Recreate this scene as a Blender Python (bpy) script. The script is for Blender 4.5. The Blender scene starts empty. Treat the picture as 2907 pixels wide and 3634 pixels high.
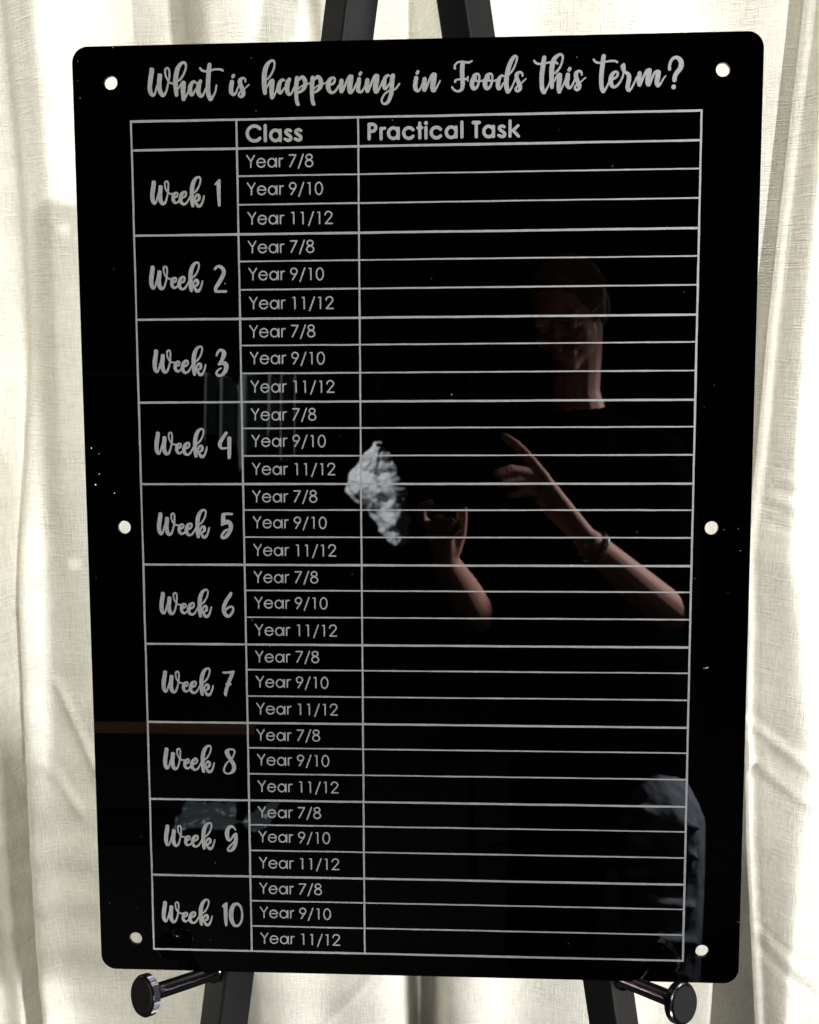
import bpy, bmesh, math, random
import numpy as np
from mathutils import Vector, Matrix, noise as mnoise

S = bpy.context.scene
COL = S.collection
R = math.radians
LEAN = R(8)
BZ = 0.65                                   # height of the board's bottom edge
# ---------------------------------------------------------------- camera (pose solved from the board's corners and holes)
RM = np.array([[0.998902, 0.003534, 0.046709], [0.000405, 0.996446, -0.084231], [-0.046841, 0.084155, 0.995351]])
CAM = np.array([332.3715, 336.7906, -826.8237])     # board frame, millimetres: X right, Y down, Z into the board
FPX = 3300.0
U, S_, Vt = np.linalg.svd(RM); RM = U @ Vt
BM = Matrix.Translation((0, 0, BZ)) @ Matrix.Rotation(-LEAN, 4, 'X')   # board local (m) -> world


def bl(X, Y, n=0.0):                        # board mm -> board-local metres
    return Vector(((X - 297) / 1000, -n / 1000, (841 - Y) / 1000))


def bw(X, Y, n=0.0):                        # board mm -> world
    return BM @ bl(X, Y, n)


def bdir(v):
    return (BM.to_3x3() @ Vector((v[0], v[2], -v[1]))).normalized()


cam_d = bpy.data.cameras.new('camera')
cam = bpy.data.objects.new('camera', cam_d)
COL.objects.link(cam)
right, down, fwd = bdir(RM[0]), bdir(RM[1]), bdir(RM[2])
mw = Matrix.Identity(4)
for i in range(3):
    mw[i][0], mw[i][1], mw[i][2] = right[i], -down[i], -fwd[i]
CW = bw(CAM[0], CAM[1], -CAM[2])
mw.translation = CW
cam.matrix_world = mw
cam_d.sensor_fit = 'HORIZONTAL'
cam_d.sensor_width = 36
cam_d.lens = 36 * FPX / 2907
cam_d.clip_start = 0.001
cam_d.clip_end = 100
S.camera = cam
cam_d.dof.use_dof = True; cam_d.dof.focus_distance = .835; cam_d.dof.aperture_fstop = 14
S.render.resolution_x, S.render.resolution_y = 819, 1024
# ---------------------------------------------------------------- world, lamps, exposure
W = bpy.data.worlds.new('World'); S.world = W; W.use_nodes = True
W.node_tree.nodes['Background'].inputs[0].default_value = (0, 0, 0, 1)
W.node_tree.nodes['Background'].inputs[1].default_value = 0
vs = S.view_settings
vs.view_transform = 'Standard'; vs.look = 'None'; vs.exposure = 0; vs.gamma = 1; vs.use_curve_mapping = False
S.cycles.max_bounces = 8; S.cycles.diffuse_bounces = 4; S.cycles.glossy_bounces = 4


def lamp(name, kind, loc, target, power, color, **kw):
    d = bpy.data.lights.new(name, kind); d.energy = power; d.color = color
    for k, v in kw.items(): setattr(d, k, v)
    o = bpy.data.objects.new(name, d); COL.objects.link(o)
    o.location = loc
    o.rotation_euler = (Vector(target) - Vector(loc)).to_track_quat('-Z', 'Y').to_euler()
    return o


lamp('key_lamp', 'SPOT', (2.6, -4.8, 3.0), (0.05, 0.2, BZ + .5), 1480, (1, .98, .96), shadow_soft_size=.12, spot_size=R(44), spot_blend=.3)
lamp('overhead_fill', 'AREA', (-0.25, -1.0, BZ + 3.9), (-.05, 0.35, BZ + .3), 24, (1, .965, .82), shape='RECTANGLE', size=1.2, size_y=0.8, spread=R(70))  # added soft fill from overhead, lifts the shaded parts of the curtains
lamp('low_fill_left', 'AREA', (-2.0, -.75, .45), (-.30, .40, BZ + .15), 2.9, (1, .965, .80), shape='RECTANGLE', size=.8, size_y=.8, spread=R(80))
lamp('low_fill_right', 'AREA', (2.2, -.75, .45), (.30, .40, BZ + .15), 11, (1, .97, .87), shape='RECTANGLE', size=.8, size_y=.8, spread=R(80))
lamp('side_fill', 'AREA', (2.3, -0.35, BZ + 1.1), (0.0, 0.3, BZ + .6), 36, (.93, .96, 1), shape='RECTANGLE', size=.5, size_y=1.2)  # added fill from the right, brightens the right faces of the easel legs
lamp('person_rim_spot', 'SPOT', (2.2, -1.64, 2.0), (.42, -1.08, .88), 7600, (1, .97, .93), shadow_soft_size=.12, spot_size=R(35), spot_blend=.6)  # added narrow spot that only rims the person's arms and leg
lamp('reflection_spot', 'SPOT', (-1.5, -0.7, 2.9), (-.75, -2.55, .95), 8600, (.92, .97, 1), shadow_soft_size=.1, spot_size=R(62), spot_blend=.5)  # added spot, brightens the objects that the board reflects


# ---------------------------------------------------------------- helpers
def link_mesh(name, verts, faces, mat, parent=None, smooth=False, local=None):
    me = bpy.data.meshes.new(name)
    me.from_pydata([tuple(v) for v in verts], [], faces)
    me.update()
    if mat: me.materials.append(mat)
    if smooth:
        for p in me.polygons: p.use_smooth = True
    o = bpy.data.objects.new(name, me); COL.objects.link(o)
    if parent: o.parent = parent
    if local is not None: o.matrix_local = local
    return o


def from_bm(name, bm, mat, parent=None, smooth=False):
    me = bpy.data.meshes.new(name)
    bm.to_mesh(me); bm.free()
    if mat: me.materials.append(mat)
    if smooth:
        for p in me.polygons: p.use_smooth = True
    o = bpy.data.objects.new(name, me); COL.objects.link(o)
    if parent: o.parent = parent
    return o


def empty(name, loc=(0, 0, 0)):
    o = bpy.data.objects.new(name, None); COL.objects.link(o); o.location = loc
    o.empty_display_size = .05
    return o


def tag(o, label=None, cat=None, group=None, kind=None):
    if label: o['label'] = label
    if cat: o['category'] = cat
    if group: o['group'] = group
    if kind: o['kind'] = kind
    return o


def mat(name, color, rough=.5, metal=0.0, spec=.5, coat=0.0):
    m = bpy.data.materials.new(name); m.use_nodes = True
    b = m.node_tree.nodes['Principled BSDF']
    b.inputs['Base Color'].default_value = (*color, 1)
    b.inputs['Roughness'].default_value = rough
    b.inputs['Metallic'].default_value = metal
    b.inputs['Specular IOR Level'].default_value = spec
    b.inputs['Coat Weight'].default_value = coat
    return m


def nodes(m):
    return m.node_tree.nodes, m.node_tree.links, m.node_tree.nodes['Principled BSDF']


def noise_node(m, scale, coords='Object', detail=3, stretch=(1, 1, 1), rough=.5):
    n, l, b = nodes(m)
    tc = n.new('ShaderNodeTexCoord'); mp = n.new('ShaderNodeMapping'); nz = n.new('ShaderNodeTexNoise')
    mp.inputs['Scale'].default_value = stretch
    nz.inputs['Scale'].default_value = scale; nz.inputs['Detail'].default_value = detail; nz.inputs['Roughness'].default_value = rough
    l.new(tc.outputs[coords], mp.inputs[0]); l.new(mp.outputs[0], nz.inputs['Vector'])
    return nz


def ramp(m, src, stops):
    n, l, b = nodes(m)
    r = n.new('ShaderNodeValToRGB')
    e = r.color_ramp.elements
    e[0].position, e[0].color = stops[0][0], (*stops[0][1], 1)
    e[1].position, e[1].color = stops[-1][0], (*stops[-1][1], 1)
    for p, c in stops[1:-1]:
        k = e.new(p); k.color = (*c, 1)
    l.new(src, r.inputs[0])
    return r


def bump(m, src, strength, dist, prev=None):
    n, l, b = nodes(m)
    bp = n.new('ShaderNodeBump'); bp.inputs['Strength'].default_value = strength; bp.inputs['Distance'].default_value = dist
    l.new(src, bp.inputs['Height'])
    if prev: l.new(prev.outputs[0], bp.inputs['Normal'])
    l.new(bp.outputs[0], b.inputs['Normal'])
    return bp


# ---------------------------------------------------------------- materials
M_acrylic = mat('black_gloss_acrylic', (.0002, .0002, .0002), .01, spec=.20)
_n = noise_node(M_acrylic, 9, detail=4)
_r = ramp(M_acrylic, _n.outputs['Fac'], [(.35, (.006,) * 3), (.75, (.016,) * 3)])
M_acrylic.node_tree.links.new(_r.outputs[0], M_acrylic.node_tree.nodes['Principled BSDF'].inputs['Roughness'])

M_ink = mat('etched_silver_ink', (.2, .2, .21), .5, metal=.2, spec=.4)
_n = noise_node(M_ink, 190, detail=4, rough=.6)
_r = ramp(M_ink, _n.outputs['Fac'], [(.3, (.135, .140, .146)), (.55, (.165, .169, .176)), (.75, (.195, .195, .203))])
M_ink.node_tree.links.new(_r.outputs[0], M_ink.node_tree.nodes['Principled BSDF'].inputs['Base Color'])
bump(M_ink, _n.outputs['Fac'], .15, .0004)

M_dust = mat('pale_dust', (.75, .75, .74), .8)

M_powder = mat('black_powder_coat', (.003, .003, .0037), .42, spec=.17)
_n = noise_node(M_powder, 900, detail=2)
bump(M_powder, _n.outputs['Fac'], .55, .0006)
M_chrome = mat('black_nickel', (.16, .15, .165), .16, metal=1.0)
M_knob = mat('black_knob_cap', (.002, .002, .0024), .38, spec=.04)

# linen: threads in both directions with slubs, as bump and slight tint
def linen(name, tint):
    m = mat(name, tint, .9, spec=.15)
    n, l, b = nodes(m)
    hz = noise_node(m, 1.0, detail=2, stretch=(70, 1, 800), rough=.65)
    vt = noise_node(m, 1.0, detail=2, stretch=(850, 1, 60), rough=.65)
    sl = noise_node(m, 1.0, detail=1, stretch=(22, 1, 330))
    sv = noise_node(m, 1.0, detail=1, stretch=(330, 1, 14))
    pat = noise_node(m, 16, detail=2)
    slr = ramp(m, sl.outputs['Fac'], [(.60, (0,) * 3), (.72, (1,) * 3)])
    svr = ramp(m, sv.outputs['Fac'], [(.60, (0,) * 3), (.72, (1,) * 3)])
    add = n.new('ShaderNodeMath'); add.operation = 'ADD'; l.new(hz.outputs['Fac'], add.inputs[0]); l.new(vt.outputs['Fac'], add.inputs[1])
    ad2 = n.new('ShaderNodeMath'); ad2.operation = 'ADD'; l.new(slr.outputs[0], ad2.inputs[0]); l.new(svr.outputs[0], ad2.inputs[1])
    ml = n.new('ShaderNodeMath'); ml.operation = 'MULTIPLY_ADD'; l.new(ad2.outputs[0], ml.inputs[0]); ml.inputs[1].default_value = .22; l.new(add.outputs[0], ml.inputs[2])
    pr = ramp(m, pat.outputs['Fac'], [(.35, (.35,) * 3), (.65, (1,) * 3)])
    bp = bump(m, ml.outputs[0], .5, .0013)
    l.new(pr.outputs[0], bp.inputs['Strength'])
    # thread tint
    cr = ramp(m, add.outputs[0], [(.0, tuple(c * .68 for c in tint)), (1.0, tuple(min(.9, c * 1.03) for c in tint))])
    cr.color_ramp.elements[0].position = .72 / 2 ; cr.color_ramp.elements[1].position = 1.0
    dv = n.new('ShaderNodeMath'); dv.operation = 'MULTIPLY'; dv.inputs[1].default_value = .8; l.new(add.outputs[0], dv.inputs[0])
    l.new(dv.outputs[0], cr.inputs[0])
    l.new(cr.outputs[0], b.inputs['Base Color'])
    tr = n.new('ShaderNodeBsdfTranslucent'); tr.inputs[0].default_value = (*tint, 1)
    mx = n.new('ShaderNodeMixShader'); mx.inputs[0].default_value = .14
    out = n['Material Output']
    l.new(b.outputs[0], mx.inputs[1]); l.new(tr.outputs[0], mx.inputs[2]); l.new(mx.outputs[0], out.inputs[0])
    return m


M_linen = linen('cream_linen', (.85, .835, .765))

M_skin = mat('skin', (.56, .29, .235), .6, spec=.2)
M_hair = mat('dark_blond_hair', (.17, .11, .05), .7, spec=.15)
_n = noise_node(M_hair, 1, detail=3, stretch=(260, 260, 12)); bump(M_hair, _n.outputs['Fac'], .9, .004)
M_top = mat('black_knit', (.0016, .0016, .0018), .95, spec=0)
M_jeans = mat('slate_denim', (.135, .155, .19), .9, spec=.1)
_n = noise_node(M_jeans, 9, detail=3); bump(M_jeans, _n.outputs['Fac'], .8, .03)
M_phone = mat('black_phone', (.004, .004, .004), .3)
M_silver = mat('silver', (.75, .75, .73), .2, metal=1)
M_floor = mat('dark_floor', (.004, .004, .004), .9, spec=.05)
_n = noise_node(M_floor, 14); _r = ramp(M_floor, _n.outputs['Fac'], [(.3, (.0025, .0024, .0022)), (.7, (.005, .0045, .004))])
M_floor.node_tree.links.new(_r.outputs[0], M_floor.node_tree.nodes['Principled BSDF'].inputs['Base Color'])
M_bright_window = mat('bright_window_white', (.85, .87, .87), .9)  # for the bundle that stands in for a bright window
M_drape = mat('blue_grey_drape', (.095, .11, .108), .85, spec=.1)
M_satin = mat('grey_satin', (.06, .075, .08), .33)
M_wood = mat('warm_wood', (.30, .10, .035), .5)
_n = noise_node(M_wood, 3, detail=4, stretch=(1, 9, 9)); _r = ramp(M_wood, _n.outputs['Fac'], [(.3, (.030, .011, .003)), (.7, (.075, .030, .008))])
M_wood.node_tree.links.new(_r.outputs[0], M_wood.node_tree.nodes['Principled BSDF'].inputs['Base Color'])
M_rack = mat('black_rack_metal', (.0012, .0012, .0012), .9, spec=0)

# ---------------------------------------------------------------- setting: the dark floor
fl = link_mesh('floor', [(-4, -6, 0), (4, -6, 0), (4, 2, 0), (-4, 2, 0)], [(0, 1, 2, 3)], M_floor)
tag(fl, kind='structure')


# ---------------------------------------------------------------- curtains
def sstep(a, b, x):
    t = np.clip((x - a) / (b - a), 0, 1)
    return t * t * (3 - 2 * t)


def gauss(x, c, w):
    return np.exp(-((x - c) / w) ** 2)


def seg_dist(X, Z, a, b):
    ax, az = a; bx, bz = b
    dx, dz = bx - ax, bz - az
    t = np.clip(((X - ax) * dx + (Z - az) * dz) / (dx * dx + dz * dz), 0, 1)
    px, pz = ax + t * dx, az + t * dz
    side = np.sign((X - ax) * dz - (Z - az) * dx)
    return np.hypot(X - px, Z - pz), t, side


def wob(X, Z, seed, sx, sz):
    r = np.random.RandomState(seed)
    y = 0
    for k in range(7):
        a = r.uniform(.5, 1.6); ph = r.uniform(0, 6.28, 2); fx = r.uniform(.3, 1.2) * sx; fz = r.uniform(.3, 1.2) * sz
        y = y + a * np.sin(X * fx + ph[0] + Z * fz * .4) * np.sin(Z * fz + ph[1])
    return y / 7


def curtain(name, label, x0f, x1f, yf, zlo, zhi, nx, nz):
    t = np.linspace(0, 1, nx); z = np.linspace(zlo, zhi, nz)
    Z, T = np.meshgrid(z, t, indexing='ij')
    X = x0f(Z) * (1 - T) + x1f(Z) * T
    Y = yf(X, Z)
    V = np.stack([X, Y, Z + BZ], -1).reshape(-1, 3)
    faces = []
    for j in range(nz - 1):
        b0 = j * nx; b1 = b0 + nx
        faces += [(b0 + i, b0 + i + 1, b1 + i + 1, b1 + i) for i in range(nx - 1)]
    o = link_mesh(name, V.tolist(), faces, M_linen, smooth=True)
    tag(o, label, 'curtain', 'linen curtain panels behind the easel')
    return o


def crinkle(X, Z, seed, fx=9, fz=62):
    r = np.random.RandomState(seed); y = 0
    for k in range(9):
        a = r.uniform(.4, 1); p = r.uniform(0, 6.28, 3); q = fz * r.uniform(.5, 1.6)
        y = y + a * np.sin(Z * q + p[0] + 1.6 * np.sin(X * fx * r.uniform(.6, 1.6) + p[1])) * (.5 + .5 * np.sin(X * fx * r.uniform(.8, 2) + p[2]))
    return y / 9


def const(v): return lambda Z: Z * 0 + v


def y_left(X, Z):
    cr = -.537 - .035 * sstep(.45, -.42, Z)                      # the soft crease left of the board
    y = .372 + .0 * X
    y = y + .045 * gauss(X, cr, .014 + .006 * sstep(.2, .8, Z)) * sstep(.75, .25, Z)
    y = y - .018 * gauss(X, cr + .030, .022)
    y = y + .075 * sstep(-.455, -.53, X) * sstep(.2, .6, Z) + .055 * sstep(.25, .85, Z) + .04 * sstep(-.46, -.37, X) * sstep(.0, .4, Z)
    y = y + .05 * np.cos((X + .60) * 26) * sstep(-.57, -.66, X)
    y = y + .003 * wob(X, Z, 3, 30, 9) + .0016 * wob(X, Z, 4, 60, 22)
    y = y + .0032 * crinkle(X, Z, 21) * (.35 + .65 * sstep(.3, -.2, Z))
    d, t, s = seg_dist(X, Z, (-.485, .13), (-.435, -.02)); y = y - .004 * np.exp(-(d / .005) ** 2)
    d, t, s = seg_dist(X, Z, (-.51, .02), (-.47, -.06)); y = y - .003 * np.exp(-(d / .006) ** 2)
    return y


def y_mid(X, Z):
    y = .415 + 0 * X
    y = y + .15 * sstep(-.240, -.335, X) * (.35 + .65 * sstep(.1, .5, Z))                        # turns back behind the left panel
    y = y - .022 * gauss(X, -.20, .05) + .02 * gauss(X, -.13, .03) * sstep(.2, .7, Z)
    y = y - .02 * gauss(X, -.10, .045)
    lo = sstep(.35, -.1, Z)
    v = gauss(X, -.008 + .004 * Z, .021)
    y = y + .085 * np.minimum(1, v * 1.5) * lo - .012 * gauss(X, -.06, .03) * lo - .015 * gauss(X, .06, .035) * lo
    y = y + .03 * gauss(X, -.005, .05) * (1 - lo)
    y = y + .012 * np.sin((X - .06) * 27) * sstep(.05, .15, X) * sstep(.42, .36, X)
    y = y + .11 * sstep(.405, .428, X) * sstep(-.12, -.32, Z)
    up = sstep(.45, .75, Z)
    y = y + .085 * up * sstep(.026, -.018, X) * sstep(-.12, -.075, X)
    y = y + .0026 * wob(X, Z, 7, 34, 10) + .0016 * wob(X, Z, 8, 70, 26)
    y = y + .0030 * crinkle(X, Z, 22) * (.35 + .65 * sstep(.3, -.2, Z))
    d, t, s = seg_dist(X, Z, (-.155, -.42), (-.055, -.29)); y = y - .004 * np.exp(-(d / .005) ** 2)
    return y


def edge_r(Z):
    return np.interp(Z, [-.8, -.41, -.25, -.1, .1, .2, .30, .42, .6, .95, 1.4], [.50, .464, .447, .430, .414, .409, .399, .405, .408, .4215, .435])


def y_right(X, Z):
    e = edge_r(Z); u = X - e
    wdt = np.interp(Z, [-.45, -.25, 0, .2, .45, .95], [.022, .045, .075, .060, .036, .022])
    y = .395 - .036 * sstep(0, 1, u / wdt) + .004 * gauss(u, .012, .005) - .006 * gauss(u, .004, .004)
    y = y + .018 * sstep(.062, .15, u) * sstep(.35, .7, Z)
    y = y + .022 * (1 - np.cos((u - .12) * 22)) * .5 * sstep(.12, .2, u)
    y = y + .0028 * wob(X, Z, 11, 36, 14) + .0018 * wob(X, Z, 12, 60, 40)
    y = y + .0062 * crinkle(X, Z, 23, 11, 70) * (.4 + .6 * sstep(.3, -.1, Z)) * sstep(0, .05, u)
    # knots and pulled wrinkles
    for a, b, amp, w in (((.424, .375), (.50, .345), .008, .008), ((.432, .400), (.50, .375), .006, .007), ((.420, .345), (.46, .335), -.006, .006),
                         ((.412, .078), (.50, .02), .010, .0075), ((.412, .078), (.432, .015), .008, .006), ((.432, .015), (.406, .002), .006, .006),
                         ((.432, .015), (.50, -.03), .009, .008), ((.436, .012), (.412, -.05), -.007, .007), ((.45, .03), (.51, -.005), -.006, .012),
                         ((.452, -.235), (.52, -.285), .008, .009), ((.456, -.262), (.53, -.315), -.006, .008), ((.452, -.215), (.50, -.24), .004, .006)):
        d, t, s = seg_dist(X, Z, a, b)
        y = y - .36 * amp * (np.exp(-(d / (w * .8)) ** 2) - .45 * np.exp(-((d - w * 1.3) / (w * 1.1)) ** 2)) * (1 - .6 * t)
    return y


curtain('curtain', 'cream linen curtain panel at the left, behind the left edge of the black board', const(-1.05), lambda Z: Z * 0 - .349 + .004 * np.sin(Z * 5) + .055 * sstep(.5, -.2, Z), y_left, -.60, 1.35, 210, 260)
curtain('curtain', 'middle cream linen curtain panel, seen between the legs of the easel', const(-.62), const(.60), y_mid, -.60, 1.35, 300, 260)
curtain('curtain', 'wrinkled cream linen curtain panel at the right with a pulled hem along its edge', edge_r, const(1.05), y_right, -.60, 1.35, 230, 330)

# ---------------------------------------------------------------- the board
def rounded_rect(w, h, r, n=14):
    pts = []
    for cx, cy, a0 in ((w - r, r, -90), (w - r, h - r, 0), (r, h - r, 90), (r, r, 180)):
        for k in range(n + 1):
            a = R(a0 + 90 * k / n); pts.append((cx + r * math.cos(a), cy + r * math.sin(a)))
    return pts


HOLES = [(33.7, 30.9), (560.4, 30.9), (34.2, 420.7), (560.0, 420.7), (33.6, 810.4), (560.5, 810.6)]
bm = bmesh.new()
loops = [rounded_rect(594, 841, 14)] + [[(hx + 5.9 * math.cos(2 * math.pi * k / 40), hy + 5.9 * math.sin(2 * math.pi * k / 40)) for k in range(40)] for hx, hy in HOLES]
edges = []
for lp in loops:
    vsl = [bm.verts.new(bl(x, y, 0)) for x, y in lp]
    for k in range(len(vsl)): edges.append(bm.edges.new((vsl[k], vsl[(k + 1) % len(vsl)])))
res = bmesh.ops.triangle_fill(bm, use_beauty=True, use_dissolve=False, edges=edges)
ff = [g for g in res['geom'] if isinstance(g, bmesh.types.BMFace)]
ex = bmesh.ops.extrude_face_region(bm, geom=ff)
for g in ex['geom']:
    if isinstance(g, bmesh.types.BMVert): g.co.y += .003
bmesh.ops.recalc_face_normals(bm, faces=bm.faces[:])
board = from_bm('schedule_board', bm, M_acrylic)
board.matrix_world = BM
_bv = board.modifiers.new('arris', 'BEVEL'); _bv.width = .0004; _bv.segments = 1; _bv.limit_method = 'ANGLE'; _bv.angle_limit = R(60)
tag(board, 'glossy black acrylic schedule board with rounded corners and silver lettering, standing on the easel pegs', 'board')


# ---- lettering: strokes traced along their centre lines with a half width at every point
def ray_mm(px, py):
    d = RM.T @ np.array([(px - 1453.5) / FPX, (py - 1817) / FPX, 1.0])
    t = -CAM[2] / d[2]
    return (CAM + t * d)[:2]


def view(x0, y0, s, strokes):
    out = []
    for st in strokes:
        o = []
        for x, y, r in st:
            p = ray_mm(x0 + x / s, y0 + y / s); q = ray_mm(x0 + (x + r) / s, y0 + y / s)
            o.append((p[0], p[1], abs(q[0] - p[0])))
        out.append(o)
    return out


def spline(pts, n=6):
    P = np.array(pts, float)
    if len(P) < 3: return P
    Q = np.vstack([2 * P[0] - P[1], P, 2 * P[-1] - P[-2]])
    out = []
    for i in range(1, len(Q) - 2):
        p0, p1, p2, p3 = Q[i - 1], Q[i], Q[i + 1], Q[i + 2]
        for k in range(n):
            t = k / n
            v = .5 * ((2 * p1) + (-p0 + p2) * t + (2 * p0 - 5 * p1 + 4 * p2 - p3) * t * t + (-p0 + 3 * p1 - 3 * p2 + p3) * t ** 3)
            v[2] = p1[2] * (1 - t) + p2[2] * t
            out.append(v)
    out.append(P[-1])
    return np.array(out)


def ink_mesh(name, strokes, cell=.28, lift=.15, parent=None, smooth=True):
    segs = []
    for st in strokes:
        s = spline(st) if smooth else np.array(st, float)
        if len(s) == 1: segs.append((s[0], s[0]))
        for a, b in zip(s[:-1], s[1:]): segs.append((a, b))
    A = np.array([s[0] for s in segs]); B = np.array([s[1] for s in segs])
    m = max(A[:, 2].max(), B[:, 2].max()) + 2 * cell
    x0 = min(A[:, 0].min(), B[:, 0].min()) - m; x1 = max(A[:, 0].max(), B[:, 0].max()) + m
    y0 = min(A[:, 1].min(), B[:, 1].min()) - m; y1 = max(A[:, 1].max(), B[:, 1].max()) + m
    nx = int((x1 - x0) / cell) + 2; ny = int((y1 - y0) / cell) + 2
    D = np.full((ny, nx), 1e3)
    gx = x0 + cell * np.arange(nx); gy = y0 + cell * np.arange(ny)
    for a, b in zip(A, B):
        r = max(a[2], b[2]) + 2 * cell
        i0 = max(0, int((min(a[0], b[0]) - r - x0) / cell)); i1 = min(nx, int((max(a[0], b[0]) + r - x0) / cell) + 2)
        j0 = max(0, int((min(a[1], b[1]) - r - y0) / cell)); j1 = min(ny, int((max(a[1], b[1]) + r - y0) / cell) + 2)
        X, Y = np.meshgrid(gx[i0:i1], gy[j0:j1])
        dx, dy = b[0] - a[0], b[1] - a[1]; L = dx * dx + dy * dy + 1e-9
        t = np.clip(((X - a[0]) * dx + (Y - a[1]) * dy) / L, 0, 1)
        d = np.hypot(X - a[0] - t * dx, Y - a[1] - t * dy) - (a[2] * (1 - t) + b[2] * t)
        D[j0:j1, i0:i1] = np.minimum(D[j0:j1, i0:i1], d)
    ins = D < 0
    cnt = ins[:-1, :-1].astype(int) + ins[:-1, 1:] + ins[1:, 1:] + ins[1:, :-1]
    verts, faces, idx = [], [], {}

    def vid(key, x, y):
        if key not in idx:
            idx[key] = len(verts); verts.append(bl(x, y, lift))
        return idx[key]
    for j, i in np.argwhere(cnt > 0):
        cs = ((j, i), (j, i + 1), (j + 1, i + 1), (j + 1, i))
        poly = []
        for k in range(4):
            (ja, ia), (jb, ib) = cs[k], cs[(k + 1) % 4]
            da, db = D[ja, ia], D[jb, ib]
            if da < 0: poly.append(vid((ja, ia), gx[ia], gy[ja]))
            if (da < 0) != (db < 0):
                t = min(.98, max(.02, da / (da - db)))
                key = ((ja, ia), (jb, ib)) if (ja, ia) < (jb, ib) else ((jb, ib), (ja, ia))
                poly.append(vid(key, gx[ia] + (gx[ib] - gx[ia]) * t, gy[ja] + (gy[jb] - gy[ja]) * t))
        if len(poly) >= 3: faces.append(poly[::-1])
    o = link_mesh(name, verts, faces, M_ink)
    o.parent = parent
    return o


def arc(cx, cy, rx, ry, a0, a1, r, n=20):
    return [(cx + rx * math.cos(R(a0 + (a1 - a0) * k / n)), cy + ry * math.sin(R(a0 + (a1 - a0) * k / n)), r) for k in range(n + 1)]


def sh(st, dx, dy): return [[(x + dx, y + dy, r) for x, y, r in s] for s in st]


V = 5.75
TITLE = []
TITLE += view(510, 200, V, [
    [(168, 278, 46), (158, 360, 48), (140, 480, 48), (127, 600, 46), (128, 680, 45), (150, 755, 42), (192, 795, 30), (228, 760, 22), (250, 690, 18), (275, 590, 18)],
    [(137, 246, 16), (152, 330, 36)], [(300, 364, 16), (318, 440, 36)],
    [(335, 395, 46), (322, 480, 48), (318, 580, 48), (325, 670, 47), (350, 745, 44), (392, 793, 38), (440, 760, 25), (472, 680, 20), (492, 590, 19), (508, 510, 18), (525, 420, 20), (527, 340, 19), (518, 270, 19), (483, 238, 20), (442, 270, 22), (440, 340, 20), (455, 410, 19), (480, 460, 18), (510, 515, 19), (550, 545, 19), (600, 556, 19)],
    [(690, 515, 14), (740, 475, 24), (790, 410, 22), (830, 330, 20), (857, 250, 20), (862, 180, 22), (840, 132, 26), (795, 130, 28), (750, 160, 34), (700, 235, 44), (672, 330, 48), (657, 430, 50), (650, 530, 48), (655, 640, 46), (664, 720, 42), (670, 787, 37)],
    [(680, 690, 12), (720, 640, 17), (765, 570, 24), (805, 535, 36)],
    [(815, 545, 46), (808, 620, 52), (805, 700, 48), (807, 780, 43), (815, 870, 42)], [(820, 880, 26), (850, 840, 21), (882, 780, 20), (918, 700, 18), (950, 630, 18)],
    [(1075, 545, 20), (1030, 512, 24), (985, 545, 36), (952, 615, 44), (945, 690, 47), (965, 760, 42), (990, 785, 30), (1030, 735, 20), (1060, 670, 18)],
    [(1158, 505, 35), (1130, 570, 46), (1118, 640, 50), (1115, 720, 46), (1140, 785, 42), (1170, 818, 27), (1205, 800, 24), (1240, 730, 18), (1275, 640, 18)],
    [(1345, 172, 41), (1335, 250, 45), (1322, 400, 45), (1315, 550, 46), (1312, 680, 46), (1325, 780, 45), (1362, 865, 46)], [(1380, 870, 36), (1410, 830, 22), (1442, 770, 20), (1470, 690, 19), (1485, 590, 17)],
    [(1150, 240, 20), (1190, 285, 24), (1260, 305, 22), (1340, 295, 20), (1430, 270, 20), (1520, 262, 20), (1590, 272, 24), (1615, 292, 20)]])
TITLE += view(800, 200, V, [
    [(152, 415, 32), (168, 390, 33)],
    [(135, 522, 43), (122, 600, 45), (115, 680, 45), (125, 740, 42), (163, 780, 30), (205, 760, 22), (240, 680, 18), (270, 600, 16)],
    [(412, 520, 17), (408, 480, 20), (385, 448, 22), (345, 445, 24), (303, 485, 42), (300, 550, 45), (325, 620, 45), (355, 690, 45), (370, 745, 40), (360, 795, 36), (320, 825, 26), (278, 800, 24), (285, 752, 22), (320, 710, 18)],
    [(380, 670, 15), (435, 620, 15), (482, 577, 14)],
    [(850, 475, 16), (900, 420, 22), (950, 340, 20), (985, 260, 20), (1003, 170, 20), (995, 107, 22), (960, 85, 24), (905, 110, 30), (855, 170, 42), (820, 250, 48), (800, 350, 50), (793, 450, 50), (793, 560, 48), (800, 660, 46), (808, 745, 40)],
    [(835, 660, 12), (870, 590, 17), (912, 515, 26), (950, 495, 36)],
    [(958, 502, 44), (950, 580, 52), (945, 660, 48), (945, 750, 44), (953, 838, 40)], [(965, 840, 28), (1000, 790, 20), (1035, 710, 18), (1070, 620, 18)],
    [(1205, 490, 20), (1165, 475, 26), (1120, 522, 38), (1095, 590, 45), (1087, 660, 46), (1100, 720, 43), (1128, 745, 30), (1170, 700, 20), (1205, 640, 18)],
    [(1305, 470, 37), (1275, 530, 46), (1262, 600, 50), (1260, 690, 44), (1275, 750, 40), (1308, 778, 28), (1345, 755, 22), (1380, 690, 20), (1410, 620, 18)]])
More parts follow.
